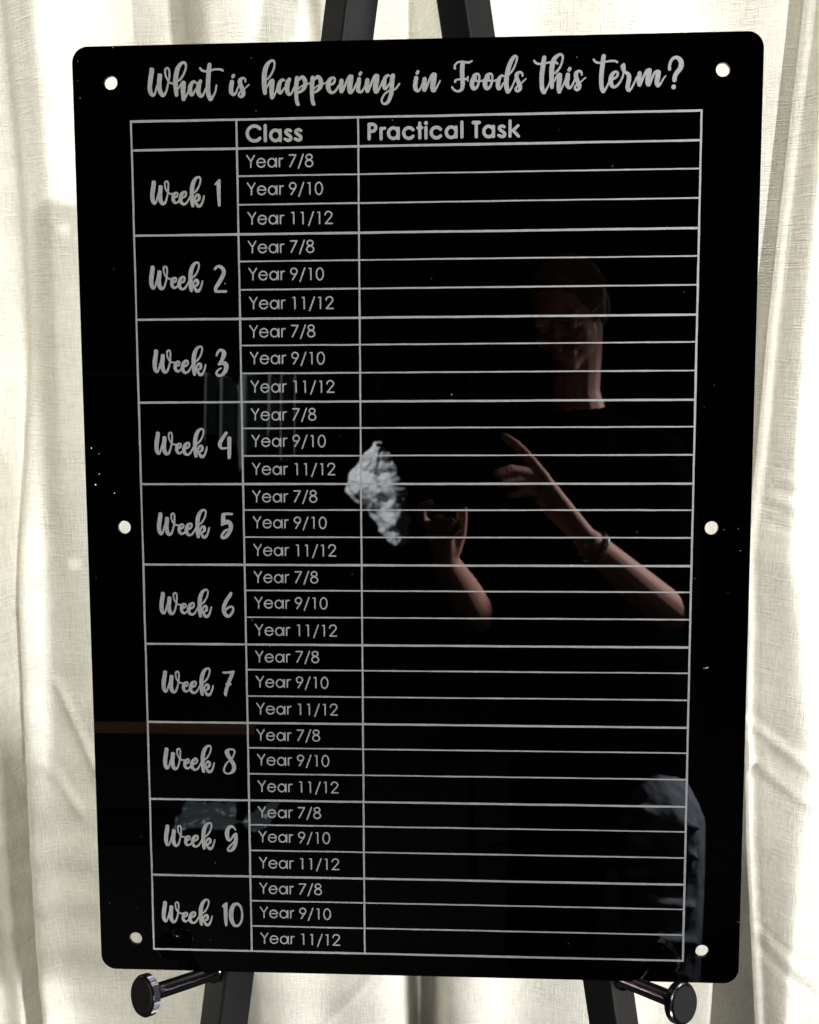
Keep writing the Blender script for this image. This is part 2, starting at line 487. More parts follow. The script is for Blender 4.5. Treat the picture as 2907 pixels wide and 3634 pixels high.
P1 = [[(80, 442, 42), (75, 520, 44), (68, 600, 45), (65, 700, 42), (68, 800, 40), (75, 900, 38), (93, 965, 38), (113, 985, 25)],
      [(125, 475, 22), (165, 430, 32), (205, 430, 38), (242, 490, 44), (250, 560, 43), (235, 630, 42), (190, 692, 30), (130, 732, 24), (95, 738, 18)],
      [(110, 665, 14), (165, 615, 14), (215, 588, 14), (290, 568, 18), (330, 550, 17), (370, 545, 14)]]
TITLE += view(1040, 200, V, P1 + sh(P1, 321, -5) + [
    [(755, 582, 18), (810, 560, 26), (845, 520, 24), (855, 470, 20), (835, 437, 22), (798, 437, 24), (755, 470, 38), (725, 530, 48), (715, 600, 46), (728, 670, 44), (755, 720, 36), (800, 742, 26), (850, 720, 24), (890, 670, 20), (930, 600, 18)],
    [(990, 497, 42), (983, 570, 46), (980, 640, 47), (988, 712, 41)], [(1000, 720, 28), (1030, 670, 25), (1060, 600, 24), (1095, 510, 24), (1130, 440, 28), (1168, 403, 34)],
    [(1190, 418, 45), (1175, 500, 53), (1160, 590, 52), (1157, 670, 50), (1168, 720, 48)], [(1190, 735, 30), (1225, 695, 23), (1260, 630, 20), (1300, 540, 18)],
    [(1348, 462, 40), (1340, 540, 45), (1328, 620, 44), (1330, 690, 42), (1365, 728, 28), (1405, 715, 24), (1440, 670, 20), (1475, 600, 18)],
    [(1365, 367, 30), (1382, 337, 31)]])
TITLE += view(1270, 200, V, [
    [(195, 487, 43), (187, 560, 46), (185, 630, 46), (195, 705, 40)], [(205, 715, 28), (235, 655, 25), (265, 580, 24), (300, 490, 24), (335, 420, 28), (370, 390, 34)],
    [(395, 405, 45), (383, 490, 53), (365, 580, 54), (360, 660, 50), (372, 712, 48)], [(395, 722, 30), (430, 670, 22), (465, 600, 20), (505, 510, 20)],
    [(645, 395, 20), (605, 390, 25), (560, 440, 38), (540, 510, 45), (535, 580, 45), (545, 640, 40), (565, 660, 28), (600, 625, 22), (640, 560, 18)],
    [(717, 392, 43), (702, 470, 50), (695, 560, 48), (692, 650, 45), (685, 740, 44), (665, 820, 40), (640, 890, 36), (600, 945, 34), (550, 968, 25), (505, 950, 22), (485, 905, 20), (500, 850, 20), (540, 780, 20), (600, 725, 20), (660, 690, 20)],
    [(720, 692, 18), (780, 655, 18), (820, 600, 18), (850, 555, 17)],
    [(1210, 342, 32), (1227, 312, 32)],
    [(1192, 440, 43), (1180, 520, 45), (1172, 600, 46), (1182, 668, 43), (1217, 706, 28), (1257, 685, 23), (1290, 630, 18), (1320, 550, 18)],
    [(1365, 465, 44), (1358, 540, 46), (1350, 610, 46), (1358, 680, 40)], [(1370, 690, 28), (1400, 630, 26), (1430, 560, 24), (1470, 465, 24), (1508, 392, 28), (1543, 363, 34)],
    [(1567, 378, 45), (1553, 460, 53), (1535, 560, 53), (1528, 640, 50), (1540, 688, 47)], [(1560, 705, 30), (1600, 650, 21), (1640, 575, 18), (1680, 497, 15)]])
O1 = [[(690, 478, 25), (655, 510, 42), (640, 560, 46), (612, 625, 48), (605, 690, 46), (620, 750, 42), (650, 780, 30), (700, 750, 28), (735, 680, 24), (752, 600, 20), (755, 520, 22), (732, 477, 22), (690, 475, 24)],
      [(665, 545, 42), (650, 590, 40)], [(650, 598, 30), (700, 612, 22), (745, 618, 18), (800, 615, 18), (860, 590, 18)]]
TITLE += view(1570, 180, V, [
    [(258, 360, 24), (250, 320, 20), (275, 270, 18), (320, 235, 20), (380, 225, 20), (450, 230, 22), (530, 240, 24), (575, 225, 20), (605, 208, 17)],
    [(415, 240, 42), (408, 330, 46), (404, 430, 46), (408, 530, 45), (414, 630, 45), (413, 720, 42), (395, 785, 36), (350, 820, 25), (300, 826, 22), (250, 805, 22), (215, 770, 22), (202, 747, 22)],
    [(262, 630, 26), (275, 598, 20), (330, 585, 20), (400, 582, 20), (500, 578, 20)], [(520, 535, 20), (515, 580, 18), (520, 618, 15)]]
    + O1 + sh(O1, 265, -4) + [
    [(1250, 520, 20), (1212, 507, 25), (1165, 560, 38), (1140, 630, 45), (1134, 700, 45), (1145, 762, 40), (1167, 780, 24), (1210, 730, 20), (1245, 660, 18)],
    [(1370, 480, 16), (1410, 430, 20), (1455, 360, 20), (1490, 280, 18), (1515, 200, 20), (1522, 140, 22), (1495, 107, 25), (1455, 130, 34), (1415, 195, 42), (1375, 280, 46), (1345, 370, 46), (1325, 460, 46), (1310, 560, 48), (1304, 660, 48), (1312, 750, 47), (1332, 833, 42)],
    [(1350, 840, 32), (1385, 800, 22), (1425, 730, 20), (1460, 650, 19), (1490, 580, 18)],
    [(1637, 515, 18), (1632, 470, 22), (1600, 440, 24), (1565, 440, 24), (1520, 485, 42), (1517, 550, 42), (1545, 620, 42), (1575, 690, 45), (1590, 750, 40), (1575, 798, 34), (1535, 826, 25), (1497, 800, 24), (1505, 755, 22), (1540, 712, 18)],
    [(1600, 672, 15), (1660, 615, 15), (1708, 572, 14)]])
TITLE += view(1860, 170, V, [
    [(412, 197, 43), (400, 270, 45), (388, 370, 48), (372, 480, 48), (362, 590, 46), (360, 690, 45), (365, 790, 44), (378, 860, 44), (402, 908, 38)], [(415, 910, 32), (445, 865, 22), (480, 805, 20), (510, 740, 18), (535, 660, 16)],
    [(205, 262, 20), (240, 305, 24), (310, 328, 22), (390, 318, 20), (500, 300, 20), (590, 285, 20), (650, 297, 26), (685, 320, 20)],
    [(620, 525, 16), (670, 480, 24), (730, 400, 22), (765, 320, 20), (788, 230, 22), (785, 162, 24), (740, 132, 26), (680, 160, 34), (620, 222, 45), (585, 310, 50), (570, 400, 50), (563, 500, 50), (562, 600, 46), (565, 700, 45), (570, 800, 39)],
    [(610, 690, 14), (650, 615, 20), (685, 560, 28), (715, 540, 34)],
    [(728, 557, 49), (722, 640, 52), (712, 730, 48), (705, 820, 42), (715, 895, 38)], [(725, 900, 28), (755, 855, 20), (788, 785, 20), (825, 700, 20), (855, 620, 18)],
    [(895, 547, 43), (885, 620, 48), (874, 700, 46), (882, 765, 42), (920, 818, 27), (960, 795, 22), (1000, 730, 20), (1035, 640, 16)], [(918, 450, 34), (936, 420, 33)],
    [(1180, 550, 18), (1172, 505, 24), (1145, 475, 24), (1105, 475, 25), (1063, 520, 42), (1060, 580, 44), (1080, 650, 44), (1112, 720, 44), (1130, 780, 42), (1118, 828, 35), (1075, 860, 25), (1040, 835, 24), (1045, 785, 22), (1085, 745, 18)],
    [(1140, 708, 15), (1205, 650, 15), (1255, 605, 14)]])
TITLE += view(2080, 170, V, [
    [(360, 168, 43), (350, 240, 46), (338, 340, 46), (325, 440, 46), (315, 550, 46), (310, 660, 46), (314, 760, 44), (328, 840, 44), (350, 885, 39)], [(365, 885, 32), (395, 845, 22), (425, 790, 20), (455, 725, 18), (485, 650, 16)],
    [(157, 240, 22), (195, 285, 24), (260, 305, 22), (340, 295, 20), (440, 275, 20), (520, 265, 22), (600, 270, 24), (638, 292, 20)],
    [(550, 640, 20), (600, 610, 24), (640, 565, 24), (650, 515, 22), (620, 490, 25), (585, 490, 26), (540, 535, 40), (512, 595, 46), (502, 660, 46), (512, 730, 42), (540, 782, 36), (580, 798, 27), (635, 768, 26), (690, 700, 22), (735, 620, 20), (758, 550, 18), (765, 500, 20)],
    [(770, 337, 28), (757, 380, 52), (765, 430, 45), (782, 490, 30), (810, 500, 28), (850, 525, 36), (876, 575, 46), (876, 640, 46), (862, 720, 44), (847, 800, 44), (860, 850, 40)], [(872, 870, 30), (905, 850, 23), (940, 800, 20), (980, 720, 20), (1035, 600, 20)],
    [(1095, 517, 42), (1085, 590, 48), (1077, 670, 47), (1086, 750, 38)], [(1097, 765, 28), (1125, 710, 25), (1160, 620, 24), (1200, 530, 25), (1240, 465, 30), (1288, 445, 32)],
    [(1295, 460, 47), (1280, 540, 53), (1262, 630, 50), (1258, 710, 47), (1270, 748, 40)], [(1285, 755, 30), (1310, 710, 25), (1345, 620, 24), (1385, 530, 25), (1425, 485, 28), (1468, 475, 30)],
    [(1480, 495, 46), (1467, 570, 53), (1450, 660, 50), (1447, 730, 47), (1465, 770, 36)], [(1480, 775, 28), (1515, 740, 20), (1550, 680, 18), (1590, 610, 16), (1628, 570, 12)]])
TITLE += view(2180, 170, V, [
    [(1130, 435, 32), (1128, 380, 30), (1145, 300, 30), (1185, 228, 30), (1255, 193, 32), (1320, 215, 42), (1362, 275, 50), (1368, 350, 52), (1345, 420, 48), (1290, 490, 46), (1250, 550, 44), (1232, 610, 44), (1230, 655, 44)], [(1213, 793, 46), (1213, 799, 46)]])
ink_mesh('title_lettering', TITLE, cell=.3, parent=board)

WEEK = view(510, 610, V, [
    [(208, 217, 42), (200, 290, 44), (185, 390, 46), (178, 480, 44), (180, 550, 42), (195, 610, 38), (222, 646, 26), (252, 620, 20), (275, 540, 18), (300, 450, 18)], [(180, 195, 15), (195, 260, 34)],
    [(347, 313, 42), (340, 390, 44), (332, 470, 46), (338, 550, 45), (360, 620, 40), (392, 653, 30), (435, 632, 24), (465, 560, 20), (485, 480, 18), (498, 400, 18), (502, 320, 18), (503, 250, 17), (490, 203, 17), (468, 192, 18), (437, 215, 19), (433, 280, 16), (448, 345, 16), (475, 395, 17), (510, 430, 18), (550, 447, 18), (600, 448, 18)], [(318, 292, 15), (335, 350, 34)],
    [(640, 520, 18), (675, 500, 22), (693, 465, 18), (685, 432, 18), (655, 427, 20), (620, 458, 32), (602, 520, 35), (605, 580, 34), (630, 622, 28), (665, 633, 22), (705, 608, 20), (745, 560, 16)],
    [(795, 530, 18), (845, 500, 24), (866, 450, 21), (855, 412, 21), (820, 410, 22), (780, 450, 36), (757, 520, 39), (755, 590, 38), (785, 643, 30), (825, 660, 23), (875, 633, 22), (915, 570, 18), (955, 490, 16)],
    [(1030, 425, 14), (1075, 380, 21), (1120, 310, 18), (1150, 230, 18), (1160, 160, 18), (1145, 115, 20), (1108, 107, 20), (1060, 140, 32), (1020, 205, 40), (995, 290, 44), (985, 380, 44), (985, 470, 42), (988, 560, 42), (995, 640, 38), (1003, 688, 33)],
    [(1020, 590, 16), (1052, 525, 20), (1078, 478, 24), (1115, 470, 27), (1136, 510, 30), (1125, 562, 28), (1085, 590, 22), (1055, 600, 24)],
    [(1050, 590, 26), (1080, 650, 28), (1112, 695, 32), (1155, 690, 30), (1190, 640, 22), (1215, 570, 20), (1232, 490, 15)]])
WANCH = ray_mm(510 + 1232 / V, 610 + 478 / V)
Q = 8.625
DIG = {
    1: view(510, 610, V, [[(1535, 195, 34), (1530, 300, 40), (1533, 420, 38), (1537, 550, 34), (1544, 682, 27)], [(1462, 255, 16), (1500, 220, 26), (1545, 172, 24)], [(1553, 168, 17), (1550, 300, 20)]]),
    2: view(700, 900, Q, [[(545, 470, 38), (590, 415, 40), (670, 387, 42), (745, 425, 52), (805, 500, 58), (815, 590, 62), (780, 690, 62), (715, 810, 60), (640, 930, 58), (580, 1030, 55), (562, 1110, 48), (568, 1155, 42)], [(568, 1157, 40), (700, 1159, 38), (880, 1157, 38)]]),
    3: view(700, 1210, Q, [[(595, 438, 30), (630, 350, 38), (690, 285, 42), (750, 285, 45), (813, 340, 65), (815, 430, 72), (785, 520, 60), (735, 620, 45), (665, 715, 34)], [(660, 715, 32), (740, 685, 45), (830, 685, 68), (888, 745, 72), (890, 830, 68), (860, 920, 62), (800, 1000, 50), (720, 1053, 43), (640, 1055, 40), (592, 1000, 37), (610, 930, 31), (670, 870, 28), (733, 832, 23)]]),
    4: view(700, 1500, Q, [[(890, 315, 46), (820, 410, 50), (750, 520, 55), (700, 620, 60), (695, 700, 56), (735, 770, 44), (800, 785, 35), (930, 775, 28)], [(984, 482, 64), (985, 600, 62), (985, 800, 58), (982, 1000, 54), (980, 1070, 47)]]),
    5: view(700, 1790, Q, [[(795, 305, 44), (860, 292, 40), (960, 288, 38), (1065, 295, 35)], [(798, 320, 58), (795, 450, 64), (790, 560, 62), (763, 625, 36)], [(780, 605, 44), (860, 548, 70), (945, 540, 68), (1015, 590, 64), (1030, 680, 64), (1020, 770, 60), (975, 870, 56), (900, 970, 55), (830, 1022, 40), (767, 1010, 46), (757, 950, 38), (800, 870, 38), (870, 800, 36), (950, 762, 26)]]),
    6: view(700, 2070, Q, [[(1033, 308, 46), (990, 390, 54), (920, 490, 56), (860, 600, 58), (820, 710, 60), (815, 810, 62), (835, 900, 60), (880, 975, 55), (940, 1008, 50), (1010, 978, 42), (1070, 900, 38), (1103, 810, 34), (1092, 745, 34), (1040, 716, 34), (960, 740, 34), (890, 800, 32), (850, 830, 30)]]),
    7: view(700, 2340, Q, [[(802, 402, 34), (880, 405, 35), (980, 397, 36), (1080, 382, 34), (1132, 365, 20)], [(1100, 388, 45), (1060, 480, 54), (1010, 590, 54), (970, 690, 54), (940, 770, 54), (910, 870, 52), (880, 970, 54), (867, 1055, 46), (882, 1105, 30)], [(900, 752, 32), (960, 762, 38), (1015, 760, 36)]]),
    8: view(700, 2620, Q, [[(1080, 605, 22), (1120, 510, 26), (1148, 420, 28), (1120, 358, 30), (1040, 337, 30), (955, 355, 42), (907, 415, 65), (938, 505, 66), (1000, 610, 62), (1060, 710, 62), (1113, 800, 60), (1130, 900, 60), (1110, 985, 58), (1040, 1055, 38), (950, 1083, 27), (870, 1062, 28), (825, 1000, 28), (830, 910, 28), (870, 810, 28), (930, 735, 24), (990, 690, 20)]]),
    9: view(700, 2890, Q, [[(1172, 478, 24), (1130, 412, 28), (1070, 372, 38), (1000, 385, 50), (942, 450, 62), (915, 550, 68), (917, 650, 66), (940, 740, 58), (972, 788, 48), (1020, 785, 30), (1080, 700, 32), (1130, 630, 35), (1185, 603, 42)], [(1188, 612, 50), (1185, 700, 58), (1185, 800, 58), (1170, 900, 58), (1135, 1000, 56), (1070, 1088, 46), (1000, 1117, 36), (945, 1105, 34), (945, 1050, 32), (1000, 970, 30), (1070, 900, 30), (1130, 840, 28)]]),
    10: view(700, 3170, Q, [[(880, 335, 48), (866, 440, 60), (870, 600, 60), (875, 800, 54), (886, 930, 42), (889, 988, 29)], [(777, 410, 24), (820, 362, 36), (885, 312, 36)], [(913, 300, 18), (912, 430, 20)],
        [(1230, 325, 46), (1130, 350, 56), (1075, 440, 66), (1045, 560, 70), (1037, 680, 70), (1050, 800, 66), (1090, 910, 58), (1150, 983, 48), (1220, 998, 38), (1300, 950, 36), (1355, 850, 36), (1378, 720, 34), (1375, 580, 32), (1345, 450, 36), (1295, 365, 42), (1230, 325, 46)]])}
TIPS = [(724.3, 693.1), (718.9, 995.3), (729.9, 1292.6), (734.8, 1584.1), (742.7, 1870.6), (750.1, 2152.9), (756.5, 2431.6), (760.6, 2705.2), (762.6, 2978.5), (753, 3249.8)]
for k, tip in enumerate(TIPS):
    a = ray_mm(*tip) - WANCH
    ink_mesh('week_lettering', sh(WEEK, a[0], a[1]) + DIG[k + 1], cell=.28, parent=board)

# sans lettering
r1 = 14.5
YEAR = view(850, 420, V, [[(152, 760, r1), (234, 880, r1)], [(302, 760, r1), (234, 880, r1)], [(234, 880, r1), (232, 998, r1)],
    [(366, 900, 12), (527, 898, 12)], arc(442, 907, 83, 88, -4, -332, r1), arc(660, 905, 77, 86, 0, 360, r1), [(750, 818, r1), (752, 988, r1)],
    [(815, 818, r1), (816, 986, r1)], [(816, 880, 12), (826, 838, 13), (850, 818, 14), (882, 815, 13)]])
S78 = view(850, 420, V, [[(1018, 748, r1), (1148, 747, r1)], [(1148, 747, r1), (1033, 984, r1)], [(1300, 734, r1), (1205, 1014, r1)], arc(1420, 788, 60, 52, 0, 360, r1), arc(1422, 918, 72, 66, 0, 360, r1)])
v9 = 1725 / 340
r2 = 12.5
S910 = view(860, 630, v9, [arc(909, 150, 57, 56, 0, 360, r2), [(958, 182, r2), (883, 305, r2)], [(1104, 90, r2), (1020, 335, r2)], [(1182, 98, 11), (1212, 94, 11)], [(1216, 95, r2), (1218, 300, r2)], arc(1379, 196, 63, 109, 0, 360, r2)])
S1112 = view(860, 630, v9, [[(890, 630, 11), (922, 626, 11)], [(925, 628, r2), (929, 832, r2)], [(1060, 630, 11), (1090, 625, 11)], [(1092, 627, r2), (1096, 832, r2)], [(1280, 618, r2), (1196, 864, r2)], [(1358, 627, 11), (1388, 622, 11)], [(1391, 623, r2), (1392, 828, r2)],
    [(1492, 672, r2)] + arc(1553, 668, 60, 55, 190, 375, r2) + [(1590, 715, r2), (1497, 826, r2)], [(1497, 826, r2), (1620, 826, r2)]])
NUMS = [S78, S910, S1112]
ROWS = [88.7 + 73.21 * k for k in range(11)]
OFF = [0, 23.4, 47.95]
YL0 = np.array(ray_mm(850 + 234 / V, 420 + 1000 / V))          # the foot of the first Y
YL1 = np.array(ray_mm(860 + 167 / v9, 630 + 312 / v9)); YL2 = np.array(ray_mm(860 + 178 / v9, 630 + 840 / v9))
FEET = [YL0, YL1, YL2]
LETTER = []
for k in range(10):
    for j in range(3):
        dy = ROWS[k] - ROWS[0]
        d = FEET[j] - YL0
        ink_mesh('class_lettering', sh(YEAR, d[0], d[1] + dy) + sh(NUMS[j], 0, dy), cell=.24, parent=board, smooth=False)
rb = 33
CLASS = view(850, 420, V, [arc(305, 308, 145, 152, -40, -320, rb), [(524, 150, rb), (528, 455, rb)], arc(735, 347, 98, 107, 0, 360, 32), [(830, 243, 32), (834, 452, 32)],
    [(1045, 255, 30), (1000, 233, 30), (948, 262, 33), (957, 303, 33), (1000, 338, 33), (1045, 378, 33), (1043, 428, 33), (995, 450, 32), (928, 422, 30)],
    [(1252, 250, 30), (1205, 228, 30), (1153, 258, 33), (1162, 300, 33), (1205, 334, 33), (1250, 375, 33), (1247, 425, 33), (1200, 445, 32), (1135, 417, 30)]])
ink_mesh('column_heading', CLASS, cell=.26, parent=board)
TASK = view(1280, 410, V, [[(172, 178, rb), (175, 475, rb)], [(175, 178, rb), (250, 178, rb), (300, 210, rb), (308, 255, rb), (285, 300, rb), (245, 319, rb), (175, 322, rb)],
    [(415, 262, 32), (418, 475, 32)], [(420, 300, 26), (445, 268, 28), (492, 258, 30)], arc(668, 360, 99, 107, 0, 360, 33), [(768, 260, 32), (769, 465, 32)],
    arc(985, 356, 106, 108, -38, -322, 33), [(1205, 155, 33), (1207, 457, 33)], [(1165, 250, 28), (1252, 248, 28)], [(1333, 245, 33), (1334, 457, 33)], [(1333, 152, 40), (1334, 153, 40)], arc(1547, 347, 106, 108, -38, -322, 33)])
TASK += view(1560, 410, V, [arc(238, 341, 99, 107, 0, 360, 33), [(338, 235, 32), (339, 440, 32)], [(457, 132, 32), (458, 438, 32)], [(690, 142, 36), (808, 141, 36)], [(748, 142, 33), (750, 434, 33)],
    arc(1004, 326, 99, 107, 0, 360, 33), [(1102, 220, 32), (1103, 430, 32)],
    [(1322, 230, 30), (1275, 212, 30), (1222, 243, 33), (1235, 288, 33), (1285, 325, 33), (1327, 363, 33), (1322, 412, 33), (1270, 428, 32), (1205, 403, 30)],
    [(1440, 112, 32), (1438, 424, 32)], [(1605, 203, 28), (1495, 308, 32)], [(1500, 300, 32), (1612, 422, 30)]])
ink_mesh('column_heading', TASK, cell=.26, parent=board)

# table rules: long strips, a little uneven like hand-weeded vinyl
rnd = random.Random(5)
vertsR, facesR = [], []


def strip(x0, y0, x1, y1, w, lift):
    n = max(2, int(math.hypot(x1 - x0, y1 - y0) / 9))
    dx, dy = x1 - x0, y1 - y0; L = math.hypot(dx, dy); nx, ny = -dy / L, dx / L
    b = len(vertsR); wa = wb = 0
    for k in range(n + 1):
        t = k / n
        wa = wa * .6 + rnd.uniform(-.11, .11); wb = wb * .6 + rnd.uniform(-.11, .11)
        vertsR.append(bl(x0 + dx * t + nx * (w / 2 + wa), y0 + dy * t + ny * (w / 2 + wa), lift))
        vertsR.append(bl(x0 + dx * t - nx * (w / 2 + wb), y0 + dy * t - ny * (w / 2 + wb), lift))
    for k in range(n):
        i = b + 2 * k
        facesR.append((i, i + 2, i + 3, i + 1))


HW = 1.95
strip(50, 64.2, 544, 64.2, HW, .14)
for k in range(11): strip(50, ROWS[k] + (-.7 if k == 10 else 0), 544, ROWS[k] + (-.7 if k == 10 else 0), HW, .14)
for k in range(10):
    for j in (1, 2): strip(143.9, ROWS[k] + OFF[j], 544, ROWS[k] + OFF[j], 1.32, .14)
for x, w in ((50.85, 1.65), (143.9, 1.75), (250.2, 1.55), (543.2, 1.75)): strip(x, 63.2, x, 821, w, .22)
rules = link_mesh('table_rules', vertsR, facesR, M_ink, board)

# dust specks lying on the gloss
DUST = [(262, 175, 2), (292, 170, 2.2), (277, 218, 2.4), (277, 287, 1.6), (285, 348, 1.8), (402, 169, 2), (892, 205, 1.6), (909, 394, 1.6), (1393, 426, 2.4), (2174, 590, 1.8), (799, 1007, 2.6), (896, 2201, 2.2),
        (325, 1590, 5), (340, 1720, 7), (353, 1682, 4), (407, 1750, 5), (352, 1610, 3), (2506, 2370, 5), (2498, 2372, 4), (2512, 2368, 4), (1603, 1400, 3.5), (2260, 1888, 1.8), (2028, 2005, 3.5), (2570, 1880, 1.8), (2620, 1875, 2), (2628, 1954, 2.4), (2466, 2053, 2.2), (2585, 2102, 2),
        (2619, 3271, 2), (2018, 3348, 2), (629, 3322, 2.4), (745, 3337, 1.8), (389, 3204, 1.8), (488, 3221, 1.6), (764, 3062, 2), (1883, 2698, 1.6), (640, 3321, 1.6), (500, 2970, 1.5), (1532, 988, 1.6), (2428, 1037, 1.6), (2500, 1445, 1.8), (2535, 1367, 1.4), (1207, 1546, 1.4), (340, 2050, 1.6), (333, 2035, 1.4), (404, 955, 1.4), (1250, 2038, 1.4), (2047, 203, 1.8), (1982, 461, 1.6)]
vd, fd = [], []
for x, y, s in DUST:
    p = ray_mm(x, y); r = s / 4.1 * .5; b = len(vd)
    a0 = rnd.uniform(0, 3); el = rnd.uniform(.45, 1)
    for k in range(7):
        a = 2 * math.pi * k / 7; q = r * rnd.uniform(.7, 1.15)
        ux, uy = q * math.cos(a), q * el * math.sin(a)
        vd.append(bl(p[0] + ux * math.cos(a0) - uy * math.sin(a0), p[1] + ux * math.sin(a0) + uy * math.cos(a0), .3))
    fd.append(tuple(range(b + 6, b - 1, -1)))
dust = link_mesh('dust', vd, fd, M_dust, board); tag(dust, kind='stuff')

# ---------------------------------------------------------------- the easel
easel = empty('display_easel', (0, .15, 0))
tag(easel, 'black metal display easel with square tube legs and two round knobbed pegs', 'easel')


def place(o, parent):
    o.parent = parent; o.matrix_parent_inverse = parent.matrix_basis.inverted() if False else Matrix.Translation(-Vector(parent.location))
    return o


def tube_leg(p0, p1, half, name, twist=45, rc=.003, facing=None):
    """square tube from p0 to p1 (world), diagonal facing the camera"""
    a = Vector(p0); b = Vector(p1); d = (b - a); L = d.length; d.normalize()
    f = (facing - d * facing.dot(d)).normalized(); s = d.cross(f).normalized()
    prof = []
    for k in range(4):
        an = k * math.pi / 2 + R(twist)
        cx, cy = (half - rc) * math.sqrt(2) * math.cos(an + math.pi / 4), (half - rc) * math.sqrt(2) * math.sin(an + math.pi / 4)
        for m in range(5):
            q = an + m / 4 * math.pi / 2
            prof.append((cx + rc * math.cos(q), cy + rc * math.sin(q)))
    n = len(prof); vv = []
    for P in (a, b):
        for x, y in prof: vv.append(P + f * x + s * y)
    fs = [(i, (i + 1) % n, n + (i + 1) % n, n + i) for i in range(n)] + [tuple(range(n - 1, -1, -1)), tuple(range(n, 2 * n))]
    o = link_mesh(name, vv, fs, M_powder)
    bmx = bmesh.new(); bmx.from_mesh(o.data); bmesh.ops.recalc_face_normals(bmx, faces=bmx.faces[:]); bmx.to_mesh(o.data); bmx.free()
    return place(o, easel)


NB = bdir((0, 0, -1))                        # board normal towards the camera
HD = .0245                                    # half diagonal of the tubes


def legpt(side, t):                          # points on the front ridge, board mm
    if side < 0: return (241.1 + (t + 35) * (114.2 - 241.1) / 905, t)
    return (342.7 + (t + 33) * (481 - 342.7) / 898, t)


legs = {}
for side in (-1, 1):
    x0, y0 = legpt(side, -330); y1 = 841 + 655; x1, _ = legpt(side, y1)
    top = bw(x0, y0, -4.5 - HD * 1000); bot = bw(x1, y1, -4.5 - HD * 1000)
    legs[side] = (top, bot)
    tube_leg(top, bot, HD / math.sqrt(2), 'leg', 45, facing=NB)
# head joint above the frame
tube_leg(bw(262, -318, -34), bw(330, -318, -34), .020, 'head_joint', 0, facing=NB)


def frame(axis):
    z = Vector(axis).normalized(); x = z.orthogonal().normalized(); return x, z.cross(x), z


def lathe(name, base, axis, prof, mat_, seg=48, knurl=None):
    x, y, z = frame(axis); vv, fs = [], []
    for i, (h, r) in enumerate(prof):
        for k in range(seg):
            a = 2 * math.pi * k / seg
            rr = r
            if knurl and i in knurl and k % 2: rr = r * .955
            vv.append(Vector(base) + z * h + (x * math.cos(a) + y * math.sin(a)) * rr)
    n = len(prof)
    for i in range(n - 1):
        for k in range(seg):
            k2 = (k + 1) % seg
            fs.append((i * seg + k, i * seg + k2, (i + 1) * seg + k2, (i + 1) * seg + k))
    fs.append(tuple(range(seg - 1, -1, -1))); fs.append(tuple((n - 1) * seg + k for k in range(seg)))
    return link_mesh(name, vv, fs, mat_)


for side in (-1, 1):
    tl, tu = R(38), R(10)                     # the pegs splay outwards and tip up
    ax = bdir((side * math.sin(tl) * math.cos(tu), -math.sin(tu), -math.cos(tl) * math.cos(tu)))
    Yp = 852 if side < 0 else 849.5
    xr, _ = legpt(side, Yp)
    c = bw(xr, Yp, -4.5 - HD * 1000) + bdir((side * .7071, 0, -.7071)) * (HD / math.sqrt(2) - .002)   # centre of the outer front face
    Lp = .076 if side < 0 else .067
    peg = lathe('support_peg', c, ax, [(0, .0095), (.0060, .0095), (.0064, .0070), (Lp, .0070)], M_chrome, 28)
    for p in peg.data.polygons: p.use_smooth = len(p.vertices) == 4
    place(peg, easel)
    kb = lathe('knob', c, ax, [(Lp - .0005, .0050), (Lp, .0160), (Lp + .0008, .0178), (Lp + .0072, .0178), (Lp + .0080, .0162), (Lp + .0083, .0150)], M_chrome, 120, knurl=(2, 3))
    kb.parent = peg; kb.matrix_parent_inverse = peg.matrix_basis.inverted()
    cap = lathe('knob_cap', c, ax, [(Lp + .0086, .0163), (Lp + .0094, .0158), (Lp + .0097, .0146)], M_knob, 60)
    cap.parent = peg; cap.matrix_parent_inverse = peg.matrix_basis.inverted()


# ---------------------------------------------------------------- reflected things: the photographer and the dark room behind
def capsule_bm(bm, a, b, ra, rb, seg=14):
    """closed tapered capsule"""
    a, b = Vector(a), Vector(b); d = b - a
    if d.length < 1e-5: d = Vector((0, 0, 1e-4)); b = a + d
    x, y, z = frame(d); L = d.length
    prof = [(-ra * math.cos(t), ra * math.sin(t)) for t in np.linspace(.12, math.pi / 2, 5)] + [(L + rb * math.sin(t), rb * math.cos(t)) for t in np.linspace(0, math.pi / 2 - .12, 5)]
    rings = [[bm.verts.new(a + z * h + (x * math.cos(2 * math.pi * k / seg) + y * math.sin(2 * math.pi * k / seg)) * r) for k in range(seg)] for h, r in prof]
    for p, q in zip(rings[:-1], rings[1:]):
        for k in range(seg): bm.faces.new((p[k], p[(k + 1) % seg], q[(k + 1) % seg], q[k]))
    bm.faces.new(rings[0][::-1]); bm.faces.new(rings[-1])


def ellipsoid_bm(bm, c, rx, ry, rz, rot=None):
    m = Matrix.Translation(c) @ (rot.to_4x4() if rot else Matrix.Identity(4)) @ Matrix.Diagonal((rx, ry, rz, 1))
    bmesh.ops.create_uvsphere(bm, u_segments=24, v_segments=16, radius=1, matrix=m)


def chain(bm, pts):
    for p, q in zip(pts[:-1], pts[1:]): capsule_bm(bm, p[:3], q[:3], p[3], q[3])


def fused(name, bm, m, parent, voxel, smooth=4):
    o = from_bm(name, bm, m, parent)
    rm = o.modifiers.new('fuse', 'REMESH'); rm.mode = 'VOXEL'; rm.voxel_size = voxel; rm.use_smooth_shade = True
    sm = o.modifiers.new('soft', 'SMOOTH'); sm.iterations = smooth; sm.factor = .5
    return o


